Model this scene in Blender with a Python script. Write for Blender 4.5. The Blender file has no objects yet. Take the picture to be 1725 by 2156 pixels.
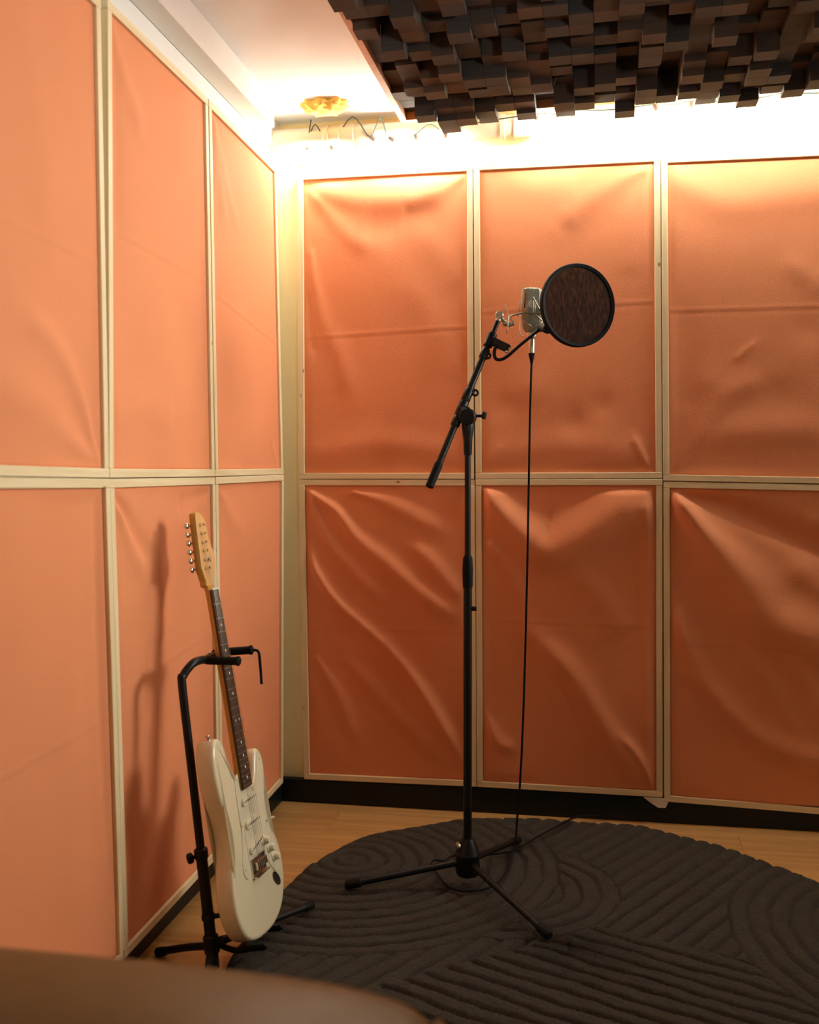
import bpy, bmesh, math, random
import numpy as np
from mathutils import Vector, Matrix

S = bpy.context.scene
COL = S.collection
random.seed(7)

# ------------------------------------------------------------------ camera
F_PX, CX, CY, CAM_H = 2092.57, 862.5, 1078.0, 1.1412       # measured for a 1725 x 2156 frame


def cam_axes(y, p, r):
    c, s, cp, sp, cr, sr = math.cos(y), math.sin(y), math.cos(p), math.sin(p), math.cos(r), math.sin(r)
    f = np.array([s * cp, c * cp, sp])
    right = np.array([c, -s, 0.0])
    up = np.cross(right, f)
    return cr * right + sr * up, -sr * right + cr * up, f


AX_R, AX_U, AX_F = cam_axes(*[math.radians(a) for a in (-9.94994, -2.31267, -0.11233)])
C0 = np.array([0.0, 0.0, CAM_H])


def _ray(px, py):
    return AX_F + AX_R * (px - CX) / F_PX - AX_U * (py - CY) / F_PX


def at_x(px, py, v):
    d = _ray(px, py)
    return Vector(C0 + d * v / d[0])


def at_y(px, py, v):
    d = _ray(px, py)
    return Vector(C0 + d * v / d[1])


def at_z(px, py, v):
    d = _ray(px, py)
    return Vector(C0 + d * (v - CAM_H) / d[2])


def to_px(p):
    d = np.array(p) - C0
    return CX + F_PX * (d @ AX_R) / (d @ AX_F), CY - F_PX * (d @ AX_U) / (d @ AX_F), d @ AX_F


cam_d = bpy.data.cameras.new('camera')
cam = bpy.data.objects.new('camera', cam_d)
COL.objects.link(cam)
m = Matrix.Identity(4)
for i in range(3):
    m[i][0], m[i][1], m[i][2] = AX_R[i], AX_U[i], -AX_F[i]
m[2][3] = CAM_H
cam.matrix_world = m
cam_d.sensor_fit = 'VERTICAL'
cam_d.sensor_height = 36.0
cam_d.sensor_width = 36.0 * 1725 / 2156
cam_d.lens = 36.0 * F_PX / 2156
cam_d.clip_start = 0.05
cam_d.dof.use_dof = True
cam_d.dof.focus_distance = 2.75
cam_d.dof.aperture_fstop = 2.6
S.camera = cam

# ------------------------------------------------------------------ light and exposure
S.view_settings.view_transform = 'Standard'
S.view_settings.look = 'None'
S.view_settings.exposure = 0.0
S.view_settings.gamma = 1.0
S.view_settings.use_curve_mapping = False
S.cycles.use_denoising = True
S.cycles.max_bounces = 8
S.cycles.diffuse_bounces = 5
S.cycles.caustics_reflective = False
S.cycles.caustics_refractive = False

w = bpy.data.worlds.new('world')
S.world = w
w.use_nodes = True
w.node_tree.nodes['Background'].inputs[0].default_value = (1.0, 0.75, 0.5, 1)
w.node_tree.nodes['Background'].inputs[1].default_value = 0.0

LAMP = (1.0, 0.96, 0.87)
BULB_STRENGTH = 420.0


def area(name, loc, target, size, power, col=LAMP):
    l = bpy.data.lights.new(name, 'AREA')
    l.shape = 'DISK'
    l.size = size
    l.energy = power
    l.color = col
    o = bpy.data.objects.new(name, l)
    COL.objects.link(o)
    o.location = loc
    o.rotation_euler = (Vector(target) - Vector(loc)).to_track_quat('-Z', 'Y').to_euler()
    return o


# fill light added out of view on the right to brighten the left wall
area('left_wall_fill', (2.40, 2.65, 1.95), (-1.0, 1.85, 1.30), 1.1, 10.5).data.spread = math.radians(62)

# second added fill, unseen, that lifts the ceiling; no lamp stands here
area('ceiling_fill', (.9, .3, 1.55), (-.8, 2.35, 2.318), 0.3, 2.6).data.spread = math.radians(70)


# ------------------------------------------------------------------ materials
def new_mat(name):
    mt = bpy.data.materials.new(name)
    mt.use_nodes = True
    nt = mt.node_tree
    return mt, nt, nt.nodes['Principled BSDF']


def set_in(b, **kw):
    for k, v in kw.items():
        b.inputs[k].default_value = v


def plain(name, col, rough=0.5, metal=0.0, noise=0.06, scale=40.0, bump=0.0, coat=0.0, spec=0.5):
    mt, nt, b = new_mat(name)
    set_in(b, Roughness=rough, Metallic=metal)
    b.inputs['Specular IOR Level'].default_value = spec
    b.inputs['Coat Weight'].default_value = coat
    tc = nt.nodes.new('ShaderNodeTexCoord')
    nz = nt.nodes.new('ShaderNodeTexNoise')
    nz.inputs['Scale'].default_value = scale
    nz.inputs['Detail'].default_value = 3
    nt.links.new(tc.outputs['Object'], nz.inputs['Vector'])
    mx = nt.nodes.new('ShaderNodeMixRGB')
    mx.inputs[1].default_value = (*[c * (1 - noise) for c in col], 1)
    mx.inputs[2].default_value = (*[min(1, c * (1 + noise)) for c in col], 1)
    nt.links.new(nz.outputs['Fac'], mx.inputs[0])
    nt.links.new(mx.outputs[0], b.inputs['Base Color'])
    if bump:
        bp = nt.nodes.new('ShaderNodeBump')
        bp.inputs['Strength'].default_value = bump
        bp.inputs['Distance'].default_value = 0.002
        nt.links.new(nz.outputs['Fac'], bp.inputs['Height'])
        nt.links.new(bp.outputs[0], b.inputs['Normal'])
    return mt


def wood(name, c1, c2, axis, rough=0.55, scale=9.0, knots=True, knot_col=(0.28, 0.13, 0.04), coat=0.0):
    """grain that runs along one axis of the object"""
    mt, nt, b = new_mat(name)
    set_in(b, Roughness=rough)
    b.inputs['Coat Weight'].default_value = coat
    tc = nt.nodes.new('ShaderNodeTexCoord')
    mp = nt.nodes.new('ShaderNodeMapping')
    sc = [scale * 8] * 3
    sc[axis] = scale * 0.35
    mp.inputs['Scale'].default_value = sc
    oi = nt.nodes.new('ShaderNodeObjectInfo')
    ad = nt.nodes.new('ShaderNodeVectorMath')
    ad.operation = 'ADD'
    sp = nt.nodes.new('ShaderNodeVectorMath')
    sp.operation = 'SCALE'
    sp.inputs[0].default_value = (3.1, 5.3, 7.7)
    nt.links.new(oi.outputs['Random'], sp.inputs['Scale'])
    nt.links.new(tc.outputs['Object'], ad.inputs[0])
    nt.links.new(sp.outputs[0], ad.inputs[1])
    nt.links.new(ad.outputs[0], mp.inputs['Vector'])
    nz = nt.nodes.new('ShaderNodeTexNoise')
    nz.inputs['Scale'].default_value = 1.0
    nz.inputs['Detail'].default_value = 5
    nz.inputs['Distortion'].default_value = 0.5
    nt.links.new(mp.outputs[0], nz.inputs['Vector'])
    mx = nt.nodes.new('ShaderNodeValToRGB')
    mx.color_ramp.elements[0].position = 0.32
    mx.color_ramp.elements[1].position = 0.68
    mx.color_ramp.elements[0].color = (*c1, 1)
    mx.color_ramp.elements[1].color = (*c2, 1)
    nt.links.new(nz.outputs['Fac'], mx.inputs[0])
    out = mx.outputs[0]
    if knots:
        mp2 = nt.nodes.new('ShaderNodeMapping')
        s2 = [14.0] * 3
        s2[axis] = 9.0
        mp2.inputs['Scale'].default_value = s2
        nt.links.new(ad.outputs[0], mp2.inputs['Vector'])
        vo = nt.nodes.new('ShaderNodeTexVoronoi')
        vo.inputs['Scale'].default_value = 1.0
        nt.links.new(mp2.outputs[0], vo.inputs['Vector'])
        rp = nt.nodes.new('ShaderNodeValToRGB')
        rp.color_ramp.elements[0].position = 0.03
        rp.color_ramp.elements[0].color = (1, 1, 1, 1)
        rp.color_ramp.elements[1].position = 0.085
        rp.color_ramp.elements[1].color = (0, 0, 0, 1)
        nt.links.new(vo.outputs['Distance'], rp.inputs[0])
        m2 = nt.nodes.new('ShaderNodeMixRGB')
        m2.inputs[2].default_value = (*knot_col, 1)
        nt.links.new(rp.outputs[0], m2.inputs[0])
        nt.links.new(out, m2.inputs[1])
        out = m2.outputs[0]
    nt.links.new(out, b.inputs['Base Color'])
    bp = nt.nodes.new('ShaderNodeBump')
    bp.inputs['Strength'].default_value = 0.15
    bp.inputs['Distance'].default_value = 0.001
    nt.links.new(nz.outputs['Fac'], bp.inputs['Height'])
    nt.links.new(bp.outputs[0], b.inputs['Normal'])
    return mt


def fabric_mat():
    mt, nt, b = new_mat('salmon_cloth')
    set_in(b, Roughness=0.85)
    b.inputs['Sheen Weight'].default_value = 0.12
    b.inputs['Sheen Tint'].default_value = (1.0, 0.6, 0.4, 1)
    tc = nt.nodes.new('ShaderNodeTexCoord')
    nz = nt.nodes.new('ShaderNodeTexNoise')
    nz.inputs['Scale'].default_value = 5.0
    nz.inputs['Detail'].default_value = 4
    nt.links.new(tc.outputs['Object'], nz.inputs['Vector'])
    mx = nt.nodes.new('ShaderNodeMixRGB')
    mx.inputs[1].default_value = (0.71, 0.252, 0.106, 1)
    mx.inputs[2].default_value = (0.78, 0.290, 0.124, 1)
    nt.links.new(nz.outputs['Fac'], mx.inputs[0])
    nt.links.new(mx.outputs[0], b.inputs['Base Color'])
    n2 = nt.nodes.new('ShaderNodeTexNoise')
    n2.inputs['Scale'].default_value = 260.0
    n2.inputs['Detail'].default_value = 2
    nt.links.new(tc.outputs['Object'], n2.inputs['Vector'])
    bp = nt.nodes.new('ShaderNodeBump')
    bp.inputs['Strength'].default_value = 0.35
    bp.inputs['Distance'].default_value = 0.0015
    nt.links.new(n2.outputs['Fac'], bp.inputs['Height'])
    nt.links.new(bp.outputs[0], b.inputs['Normal'])
    return mt


def emit_mat(name, col, strength):
    mt, nt, b = new_mat(name)
    set_in(b, Roughness=0.3)
    b.inputs['Base Color'].default_value = (0.9, 0.85, 0.75, 1)
    nz = nt.nodes.new('ShaderNodeTexNoise')
    nz.inputs['Scale'].default_value = 2.0
    mx = nt.nodes.new('ShaderNodeMixRGB')
    mx.inputs[1].default_value = (*col, 1)
    mx.inputs[2].default_value = (*[min(1, c * 1.02) for c in col], 1)
    nt.links.new(nz.outputs['Fac'], mx.inputs[0])
    nt.links.new(mx.outputs[0], b.inputs['Emission Color'])
    b.inputs['Emission Strength'].default_value = strength
    return mt


def mesh_screen_mat():
    """two layers of dark nylon gauze: mostly opaque, light passes through the holes"""
    mt, nt, b = new_mat('nylon_gauze')
    set_in(b, Roughness=0.8)
    b.inputs['Base Color'].default_value = (0.010, 0.006, 0.005, 1)
    b.inputs['Specular IOR Level'].default_value = 0.1
    tr = nt.nodes.new('ShaderNodeBsdfTransparent')
    mx = nt.nodes.new('ShaderNodeMixShader')
    tc = nt.nodes.new('ShaderNodeTexCoord')
    wv = nt.nodes.new('ShaderNodeTexNoise')
    wv.inputs['Scale'].default_value = 60.0
    wv.inputs['Detail'].default_value = 4
    mp = nt.nodes.new('ShaderNodeMapping')
    mp.inputs['Scale'].default_value = (3.0, 1.0, 0.8)
    nt.links.new(tc.outputs['Object'], mp.inputs[0])
    nt.links.new(mp.outputs[0], wv.inputs['Vector'])
    rp = nt.nodes.new('ShaderNodeMapRange')
    rp.inputs['From Min'].default_value = 0.35
    rp.inputs['From Max'].default_value = 0.75
    rp.inputs['To Min'].default_value = 0.10
    rp.inputs['To Max'].default_value = 0.40
    nt.links.new(wv.outputs['Fac'], rp.inputs[0])
    nt.links.new(rp.outputs[0], mx.inputs[0])
    nt.links.new(b.outputs[0], mx.inputs[1])
    nt.links.new(tr.outputs[0], mx.inputs[2])
    nt.links.new(mx.outputs[0], nt.nodes['Material Output'].inputs[0])
    return mt


M = dict(
    cloth=fabric_mat(),
    pine_x=wood('pine_x', (0.72, 0.59, 0.34), (0.84, 0.72, 0.46), 0),
    pine_y=wood('pine_y', (0.72, 0.59, 0.34), (0.84, 0.72, 0.46), 1),
    pine_z=wood('pine_z', (0.72, 0.59, 0.34), (0.84, 0.72, 0.46), 2),
    ply=wood('plywood', (0.60, 0.28, 0.10), (0.70, 0.36, 0.15), 0, knots=False),
    plaster=plain('white_plaster', (0.86, 0.89, 0.90), 0.9, noise=0.03, scale=9, bump=0.15),
    bounce_tinted_wall=plain('white_wall_with_bounce', (0.86, 0.69, 0.36), 0.85, noise=0.03, scale=9, bump=0.15),  # white wall with the panels' orange bounce light mixed into its colour
    gloss_white=plain('white_gloss_paint', (0.84, 0.83, 0.80), 0.5, noise=0.02),
    floor=wood('oak_laminate', (0.40, 0.21, 0.065), (0.54, 0.31, 0.105), 0, rough=0.42, scale=5.0, knots=False),
    skirting=plain('black_skirting', (0.004, 0.008, 0.007), 0.45, noise=0.3, spec=0.3),
    black=plain('black_powder_coat', (0.0035, 0.0042, 0.0038), 0.42, noise=0.2, spec=0.3),
    rubber=plain('black_rubber', (0.004, 0.0045, 0.004), 0.7, noise=0.2, spec=0.2),
    foam_block=plain('charcoal_block', (0.050, 0.038, 0.030), 0.9, noise=0.3, scale=9, bump=0.4),
    foam_block2=plain('brown_charcoal_block', (0.072, 0.048, 0.034), 0.9, noise=0.3, scale=9, bump=0.4),
    foam_block3=plain('blue_charcoal_block', (0.044, 0.040, 0.039), 0.9, noise=0.3, scale=9, bump=0.4),
    rug=plain('dark_brown_pile', (0.030, 0.023, 0.014), 0.95, noise=0.35, scale=150, bump=0.8),
    mic_steel=plain('dull_mic_steel', (0.26, 0.265, 0.21), 0.42, 0.8, noise=0.25, scale=30),
    nickel=plain('satin_nickel', (0.47, 0.45, 0.36), 0.38, 1.0, noise=0.08),
    chrome=plain('chrome', (0.75, 0.72, 0.66), 0.14, 1.0, noise=0.04),
    grille=plain('silver_grille', (0.30, 0.29, 0.23), 0.45, 0.75, noise=0.25, scale=420, bump=0.6),
    body_white=plain('aged_white_lacquer', (0.82, 0.74, 0.50), 0.22, noise=0.02, coat=0.6),
    guard=plain('white_scratchplate', (0.74, 0.67, 0.48), 0.35, noise=0.02),
    cream_plastic=plain('cream_plastic', (0.78, 0.71, 0.52), 0.35, noise=0.02),
    maple=wood('amber_maple', (0.52, 0.28, 0.035), (0.60, 0.34, 0.055), 2, rough=0.28, knots=False, coat=0.5),
    maple_face=wood('pale_maple_face', (0.72, 0.40, 0.15), (0.80, 0.47, 0.20), 2, rough=0.3, knots=False, coat=0.5),
    rosewood=wood('rosewood', (0.040, 0.020, 0.011), (0.085, 0.040, 0.020), 2, rough=0.5, knots=False),
    bone=plain('bone', (0.85, 0.80, 0.66), 0.4, noise=0.02),
    leather=plain('tan_leather', (0.130, 0.063, 0.015), 0.40, spec=0.28, noise=0.16, scale=26, bump=0.25),
    pvc=plain('beige_pipe', (0.56, 0.47, 0.33), 0.5, noise=0.06, scale=12),
    foam=plain('yellow_insulation', (0.86, 0.50, 0.10), 0.95, noise=0.25, scale=40, bump=1.0),
    cord=plain('dark_green_cord', (0.03, 0.045, 0.035), 0.6, noise=0.1),
    socket=plain('brown_socket', (0.085, 0.065, 0.045), 0.5, noise=0.2),
    bulb=emit_mat('lit_bulb', LAMP, BULB_STRENGTH),
    bulb_dim=emit_mat('lit_bulb_dimmer', LAMP, BULB_STRENGTH * 0.80),
    gauze=mesh_screen_mat(),
    rag=plain('pale_cloth', (0.75, 0.70, 0.62), 0.9, noise=0.05),
)


# ------------------------------------------------------------------ builders
def tag(o, label, cat, group=None):
    o['label'] = label
    o['category'] = cat
    if group:
        o['group'] = group
    return o


def thing(name, label, cat, loc=(0, 0, 0), group=None, rot=None):
    o = bpy.data.objects.new(name, None)
    o.empty_display_size = 0.1
    COL.objects.link(o)
    if rot is not None:
        o.matrix_world = Matrix.Translation(Vector(loc)) @ rot.to_4x4()
    else:
        o.location = loc
    return tag(o, label, cat, group)


def root_loc(o):
    while o.parent:
        o = o.parent
    return Vector(o.location)


def obj(name, bm, mat, parent=None, local=False, smooth=False, sharp=None):
    """link a bmesh as ONE object; coordinates are world ones unless local=True"""
    if parent is not None and not local:
        bmesh.ops.translate(bm, verts=bm.verts, vec=-root_loc(parent))
    bmesh.ops.recalc_face_normals(bm, faces=bm.faces)
    me = bpy.data.meshes.new(name)
    bm.to_mesh(me)
    bm.free()
    if smooth:
        for p in me.polygons:
            p.use_smooth = True
        if sharp is not None:
            try:
                me.set_sharp_from_angle(angle=math.radians(sharp))
            except Exception:
                pass
    me.materials.append(mat)
    o = bpy.data.objects.new(name, me)
    COL.objects.link(o)
    if parent is not None:
        o.parent = parent
    return o


def struct(name, bm, mat, parent=None, **kw):
    o = obj(name, bm, mat, parent, **kw)
    if parent is None:
        o['kind'] = 'structure'
    return o


def B():
    return bmesh.new()


def prism(bm, quad, offs, bevel=0.0):
    """four face corners and one offset vector -> a solid piece with softened edges"""
    f = [bm.verts.new(Vector(q)) for q in quad]
    b = [bm.verts.new(Vector(q) + Vector(offs)) for q in quad]
    fs = [bm.faces.new(f), bm.faces.new(b[::-1])]
    n = len(quad)
    for i in range(n):
        fs.append(bm.faces.new([f[(i + 1) % n], f[i], b[i], b[(i + 1) % n]]))
    if bevel:
        es = list({e for g in fs for e in g.edges})
        bmesh.ops.bevel(bm, geom=es, offset=bevel, segments=1, affect='EDGES')
    return bm


def box(bm, lo, hi, bevel=0.0, seg=1):
    x0, y0, z0 = lo
    x1, y1, z1 = hi
    f = [bm.verts.new(v) for v in ((x0, y0, z0), (x1, y0, z0), (x1, y1, z0), (x0, y1, z0),
                                   (x0, y0, z1), (x1, y0, z1), (x1, y1, z1), (x0, y1, z1))]
    fs = [bm.faces.new([f[i] for i in q]) for q in
          ((0, 3, 2, 1), (4, 5, 6, 7), (0, 1, 5, 4), (1, 2, 6, 5), (2, 3, 7, 6), (3, 0, 4, 7))]
    if bevel:
        es = list({e for g in fs for e in g.edges})
        bmesh.ops.bevel(bm, geom=es, offset=bevel, segments=seg, affect='EDGES')
    return bm


def smooth_path(pts, per=6):
    pts = [Vector(p) for p in pts]
    if len(pts) < 3:
        return pts
    out = []
    ext = [pts[0] * 2 - pts[1]] + pts + [pts[-1] * 2 - pts[-2]]
    for i in range(1, len(ext) - 2):
        p0, p1, p2, p3 = ext[i - 1:i + 3]
        for k in range(per):
            t = k / per
            out.append(0.5 * ((2 * p1) + (p2 - p0) * t + (2 * p0 - 5 * p1 + 4 * p2 - p3) * t * t
                              + (3 * p1 - p0 - 3 * p2 + p3) * t ** 3))
    out.append(pts[-1])
    return out


def tube(bm, pts, r, n=10, cap=True):
    pts = [Vector(p) for p in pts]
    rs = r if isinstance(r, (list, tuple)) else [r] * len(pts)
    t0 = (pts[1] - pts[0]).normalized()
    a = t0.orthogonal().normalized()
    rings = []
    for i, p in enumerate(pts):
        if i == 0:
            t = t0
        elif i == len(pts) - 1:
            t = (pts[i] - pts[i - 1]).normalized()
        else:
            t = (pts[i + 1] - pts[i - 1]).normalized()
        a = (a - t * a.dot(t)).normalized()
        b = t.cross(a)
        rings.append([bm.verts.new(p + (a * math.cos(2 * math.pi * k / n) + b * math.sin(2 * math.pi * k / n)) * rs[i])
                      for k in range(n)])
    for i in range(len(rings) - 1):
        for k in range(n):
            bm.faces.new([rings[i][k], rings[i][(k + 1) % n], rings[i + 1][(k + 1) % n], rings[i + 1][k]])
    if cap:
        bm.faces.new(rings[0][::-1])
        bm.faces.new(rings[-1])
    return bm


def lathe(bm, base, axis, prof, n=20):
    """prof: (distance along axis, radius)"""
    base, axis = Vector(base), Vector(axis).normalized()
    pts = [base + axis * d for d, _ in prof]
    a = axis.orthogonal().normalized()
    b = axis.cross(a)
    rings = [[bm.verts.new(p + (a * math.cos(2 * math.pi * k / n) + b * math.sin(2 * math.pi * k / n)) * max(r, 1e-4))
              for k in range(n)] for p, (_, r) in zip(pts, prof)]
    for i in range(len(rings) - 1):
        for k in range(n):
            bm.faces.new([rings[i][k], rings[i][(k + 1) % n], rings[i + 1][(k + 1) % n], rings[i + 1][k]])
    bm.faces.new(rings[0][::-1])
    bm.faces.new(rings[-1])
    return bm


def ball(bm, c, r, scale=(1, 1, 1), sub=2):
    mt = Matrix.Translation(Vector(c)) @ Matrix.Diagonal((*scale, 1))
    bmesh.ops.create_icosphere(bm, subdivisions=sub, radius=r, matrix=mt)
    return bm


def torus(bm, c, axis, R, r, n=48, k=10, stretch=1.0, a0=0.0, a1=2 * math.pi):
    axis = Vector(axis).normalized()
    a = axis.orthogonal().normalized()
    b = axis.cross(a)
    full = abs(a1 - a0 - 2 * math.pi) < 1e-6
    rings = []
    for i in range(n + (0 if full else 1)):
        t = a0 + (a1 - a0) * i / n
        d = a * math.cos(t) + b * math.sin(t)
        rings.append([bm.verts.new(Vector(c) + d * (R + r * math.cos(2 * math.pi * j / k)) + axis * (r * stretch * math.sin(2 * math.pi * j / k)))
                      for j in range(k)])
    m_ = len(rings)
    for i in range(m_ if full else m_ - 1):
        for j in range(k):
            bm.faces.new([rings[i][j], rings[(i + 1) % m_][j], rings[(i + 1) % m_][(j + 1) % k], rings[i][(j + 1) % k]])
    if not full:
        bm.faces.new(rings[0])
        bm.faces.new(rings[-1][::-1])
    return bm


# ------------------------------------------------------------------ room shell
XL, YB, ZC = -1.040, 3.300, 2.318        # left wall, back wall, ceiling
XR, YF = 2.60, -1.60
struct('wall_back', box(B(), (XL - 0.1, YB, -0.05), (XR + 0.1, YB + 0.1, ZC + 0.1)), M['bounce_tinted_wall'])
struct('wall_left', box(B(), (XL - 0.1, YF, -0.05), (XL, YB, ZC + 0.1)), M['plaster'])
struct('wall_right', box(B(), (XR, YF, -0.05), (XR + 0.1, YB, ZC + 0.1)), M['plaster'])
struct('wall_front', box(B(), (XL - 0.1, YF - 0.1, -0.05), (XR + 0.1, YF, ZC + 0.1)), M['plaster'])
struct('ceiling', box(B(), (XL, YF, ZC), (XR, YB, ZC + 0.1)), M['plaster'])

fl = bpy.data.objects.new('floor', None)
COL.objects.link(fl)
fl['kind'] = 'structure'
pw, y, row = 0.192, YF, 0
while y < YB - 0.001:
    y1 = min(y + pw, YB)
    x = XL - (row * 0.47) % 1.28
    while x < XR:
        x0, x1 = max(x, XL), min(x + 1.28, XR)
        if x1 - x0 > 0.02:
            obj('plank', box(B(), (x0 + 0.0004, y + 0.0004, -0.012), (x1 - 0.0004, y1 - 0.0004, 0.0), 0.0008), M['floor'], fl)
        x += 1.28
    y, row = y1, row + 1
obj('subfloor', box(B(), (XL, YF, -0.06), (XR, YB, -0.0125)), M['black'], fl)

struct('baseboard_back', box(B(), (XL, YB - 0.022, 0.0), (XR, YB, 0.082), 0.003), M['skirting'])
struct('baseboard_left', box(B(), (XL, YF, 0.0), (XL + 0.015, YB - 0.022, 0.082), 0.003), M['skirting'])
struct('trim_1', box(B(), (XL, YF, 2.231), (-0.972, 3.075, ZC), 0.003), M['gloss_white'])   # boxed-in beam along the left wall
bm = B()
box(bm, (XL, 3.10, 2.235), (XL + 0.012, YB, ZC), 0.002)
struct('trim_2', bm, M['gloss_white'])


# ------------------------------------------------------------------ cloth covered acoustic panels
def smoothstep(t):
    t = np.clip(t, 0, 1)
    return t * t * (3 - 2 * t)


def fold_height(U, V, W, H, folds, seed):
    """U,V in 0..1; every fold is (polyline in u,v ; half width in m ; height in m)"""
    h = np.zeros_like(U)
    X, Y = U * W, V * H
    for pts, wd, amp, *rest in folds:
        if len(pts) == 1:                                   # a dimple or a swelling
            d2 = ((X - pts[0][0] * W) ** 2 + (Y - pts[0][1] * H) ** 2) / wd ** 2
            h += amp * np.exp(-d2)
            continue
        P = [np.array(p[:2], float) * (W, H) for p in pts]
        P = [np.array(q[:2]) for q in smooth_path([(p[0], p[1], 0) for p in P], 6)]
        best = np.full_like(U, 1e9)
        tt = np.zeros_like(U)
        L = [0.0]
        for a, b in zip(P[:-1], P[1:]):
            L.append(L[-1] + np.linalg.norm(b - a))
        for i, (a, b) in enumerate(zip(P[:-1], P[1:])):
            ab = b - a
            ln = max(ab @ ab, 1e-12)
            t = np.clip(((X - a[0]) * ab[0] + (Y - a[1]) * ab[1]) / ln, 0, 1)
            d = np.hypot(X - a[0] - t * ab[0], Y - a[1] - t * ab[1])
            k = d < best
            best = np.where(k, d, best)
            tt = np.where(k, (L[i] + t * (L[i + 1] - L[i])) / L[-1], tt)
        # folds start narrow at their first point and open out
        grow = rest[0] if rest else 0.35
        wloc = wd * (grow + (1 - grow) * smoothstep(tt / 0.6))
        fade = smoothstep((1 - tt) / 0.18) * 0.75 + 0.25
        p0 = pts[0]
        if min(p0[0], 1 - p0[0], p0[1], 1 - p0[1]) > .07:   # a fold that begins in the open cloth swells up gently
            fade = fade * smoothstep(tt / 0.35 + .02)
            wloc = wd * (.8 + .2 * smoothstep(tt / .5))
        h += amp * fade * np.exp(-(best / wloc) ** 2)
    rng = np.random.RandomState(seed)
    for _ in range(7):
        a, fx, fy, ph = rng.uniform(0.0006, 0.0018), rng.uniform(-7, 7), rng.uniform(-5, 5), rng.uniform(0, 6.28)
        h += a * np.sin(fx * X * 2 + fy * Y * 2 + ph)
    edge = np.minimum(np.minimum(X, W - X), np.minimum(Y, H - Y))
    return h * smoothstep(edge / 0.035 + 0.04)


BAT = 0.0195


def panel(label, TL, TR, BR, BL, plane, depth, folds, seed, crease=None, soft=1.0, group='cloth covered acoustic panels'):
    """corners are (along, z) on the wall plane; plane = ('y', 3.2725) or ('x', -0.9935)"""
    ax, pv = plane
    if ax == 'y':
        W3 = lambda a, z, n=0.0: Vector((a, pv - n, z))
        back = Vector((0, depth, 0))
        mh, mv = M['pine_x'], M['pine_z']
    else:
        W3 = lambda a, z, n=0.0: Vector((pv + n, a, z))
        back = Vector((-depth, 0, 0))
        mh, mv = M['pine_y'], M['pine_z']
    q = [np.array(p, float) for p in (TL, TR, BR, BL)]
    g = 0.0006
    q = [q[0] + (g, -g), q[1] + (-g, -g), q[2] + (-g, g), q[3] + (g, g)]
    cen = sum(q) / 4
    t = thing('acoustic_panel', label, 'acoustic panel', W3(*cen), group)
    i_ = [q[0] + (BAT, -BAT), q[1] + (-BAT, -BAT), q[2] + (-BAT, BAT), q[3] + (BAT, BAT)]
    top = [q[0], q[1], q[1] + (0, -BAT), q[0] + (0, -BAT)]
    bot = [q[3] + (0, BAT), q[2] + (0, BAT), q[2], q[3]]
    lef = [q[0] + (0, -BAT - .0003), i_[0] + (0, -.0003), i_[3] + (0, .0003), q[3] + (0, BAT + .0003)]
    rig = [i_[1] + (0, -.0003), q[1] + (0, -BAT - .0003), q[2] + (0, BAT + .0003), i_[2] + (0, .0003)]
    rr = random.Random(seed)
    for piece, mt in ((top, mh), (bot, mh), (lef, mv), (rig, mv)):
        n = rr.uniform(-0.0012, 0.0012)
        obj('batten', prism(B(), [W3(*p, n) for p in piece], back, 0.0012), mt, t)
    W = (np.linalg.norm(i_[1] - i_[0]) + np.linalg.norm(i_[2] - i_[3])) / 2
    H = (np.linalg.norm(i_[0] - i_[3]) + np.linalg.norm(i_[1] - i_[2])) / 2
    nu, nv = 90, 150
    U, V = np.meshgrid(np.linspace(0, 1, nu + 1), np.linspace(0, 1, nv + 1))
    h = fold_height(U, V, W, H, folds, seed) * soft
    if crease is not None:                                  # the line left by folding the bolt of cloth
        c0, c1 = crease
        d = (V - (c0 + (c1 - c0) * U)) * H
        h += 0.0009 * np.exp(-(d / 0.005) ** 2) - 0.0005 * np.exp(-((d + 0.010) / 0.006) ** 2)
    bm = B()
    vs = []
    for j in range(nv + 1):
        rowv = []
        for i in range(nu + 1):
            u, v = U[j, i], V[j, i]
            p = (i_[3] * (1 - u) + i_[2] * u) * (1 - v) + (i_[0] * (1 - u) + i_[1] * u) * v
            rowv.append(bm.verts.new(W3(p[0], p[1], -0.0075 + h[j, i])))
        vs.append(rowv)
    for j in range(nv):
        for i in range(nu):
            bm.faces.new([vs[j][i], vs[j][i + 1], vs[j + 1][i + 1], vs[j + 1][i]])
    # the cloth turns in behind the frame
    rim = [vs[0][i] for i in range(nu + 1)] + [vs[j][nu] for j in range(1, nv + 1)] + \
          [vs[nv][i] for i in range(nu - 1, -1, -1)] + [vs[j][0] for j in range(nv - 1, 0, -1)]
    inn = [bm.verts.new(v.co + back * 0.35) for v in rim]
    for k in range(len(rim)):
        bm.faces.new([rim[k], inn[k], inn[(k + 1) % len(rim)], rim[(k + 1) % len(rim)]])
    obj('fabric_cover', bm, M['cloth'], t, smooth=True)
    return t


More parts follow.
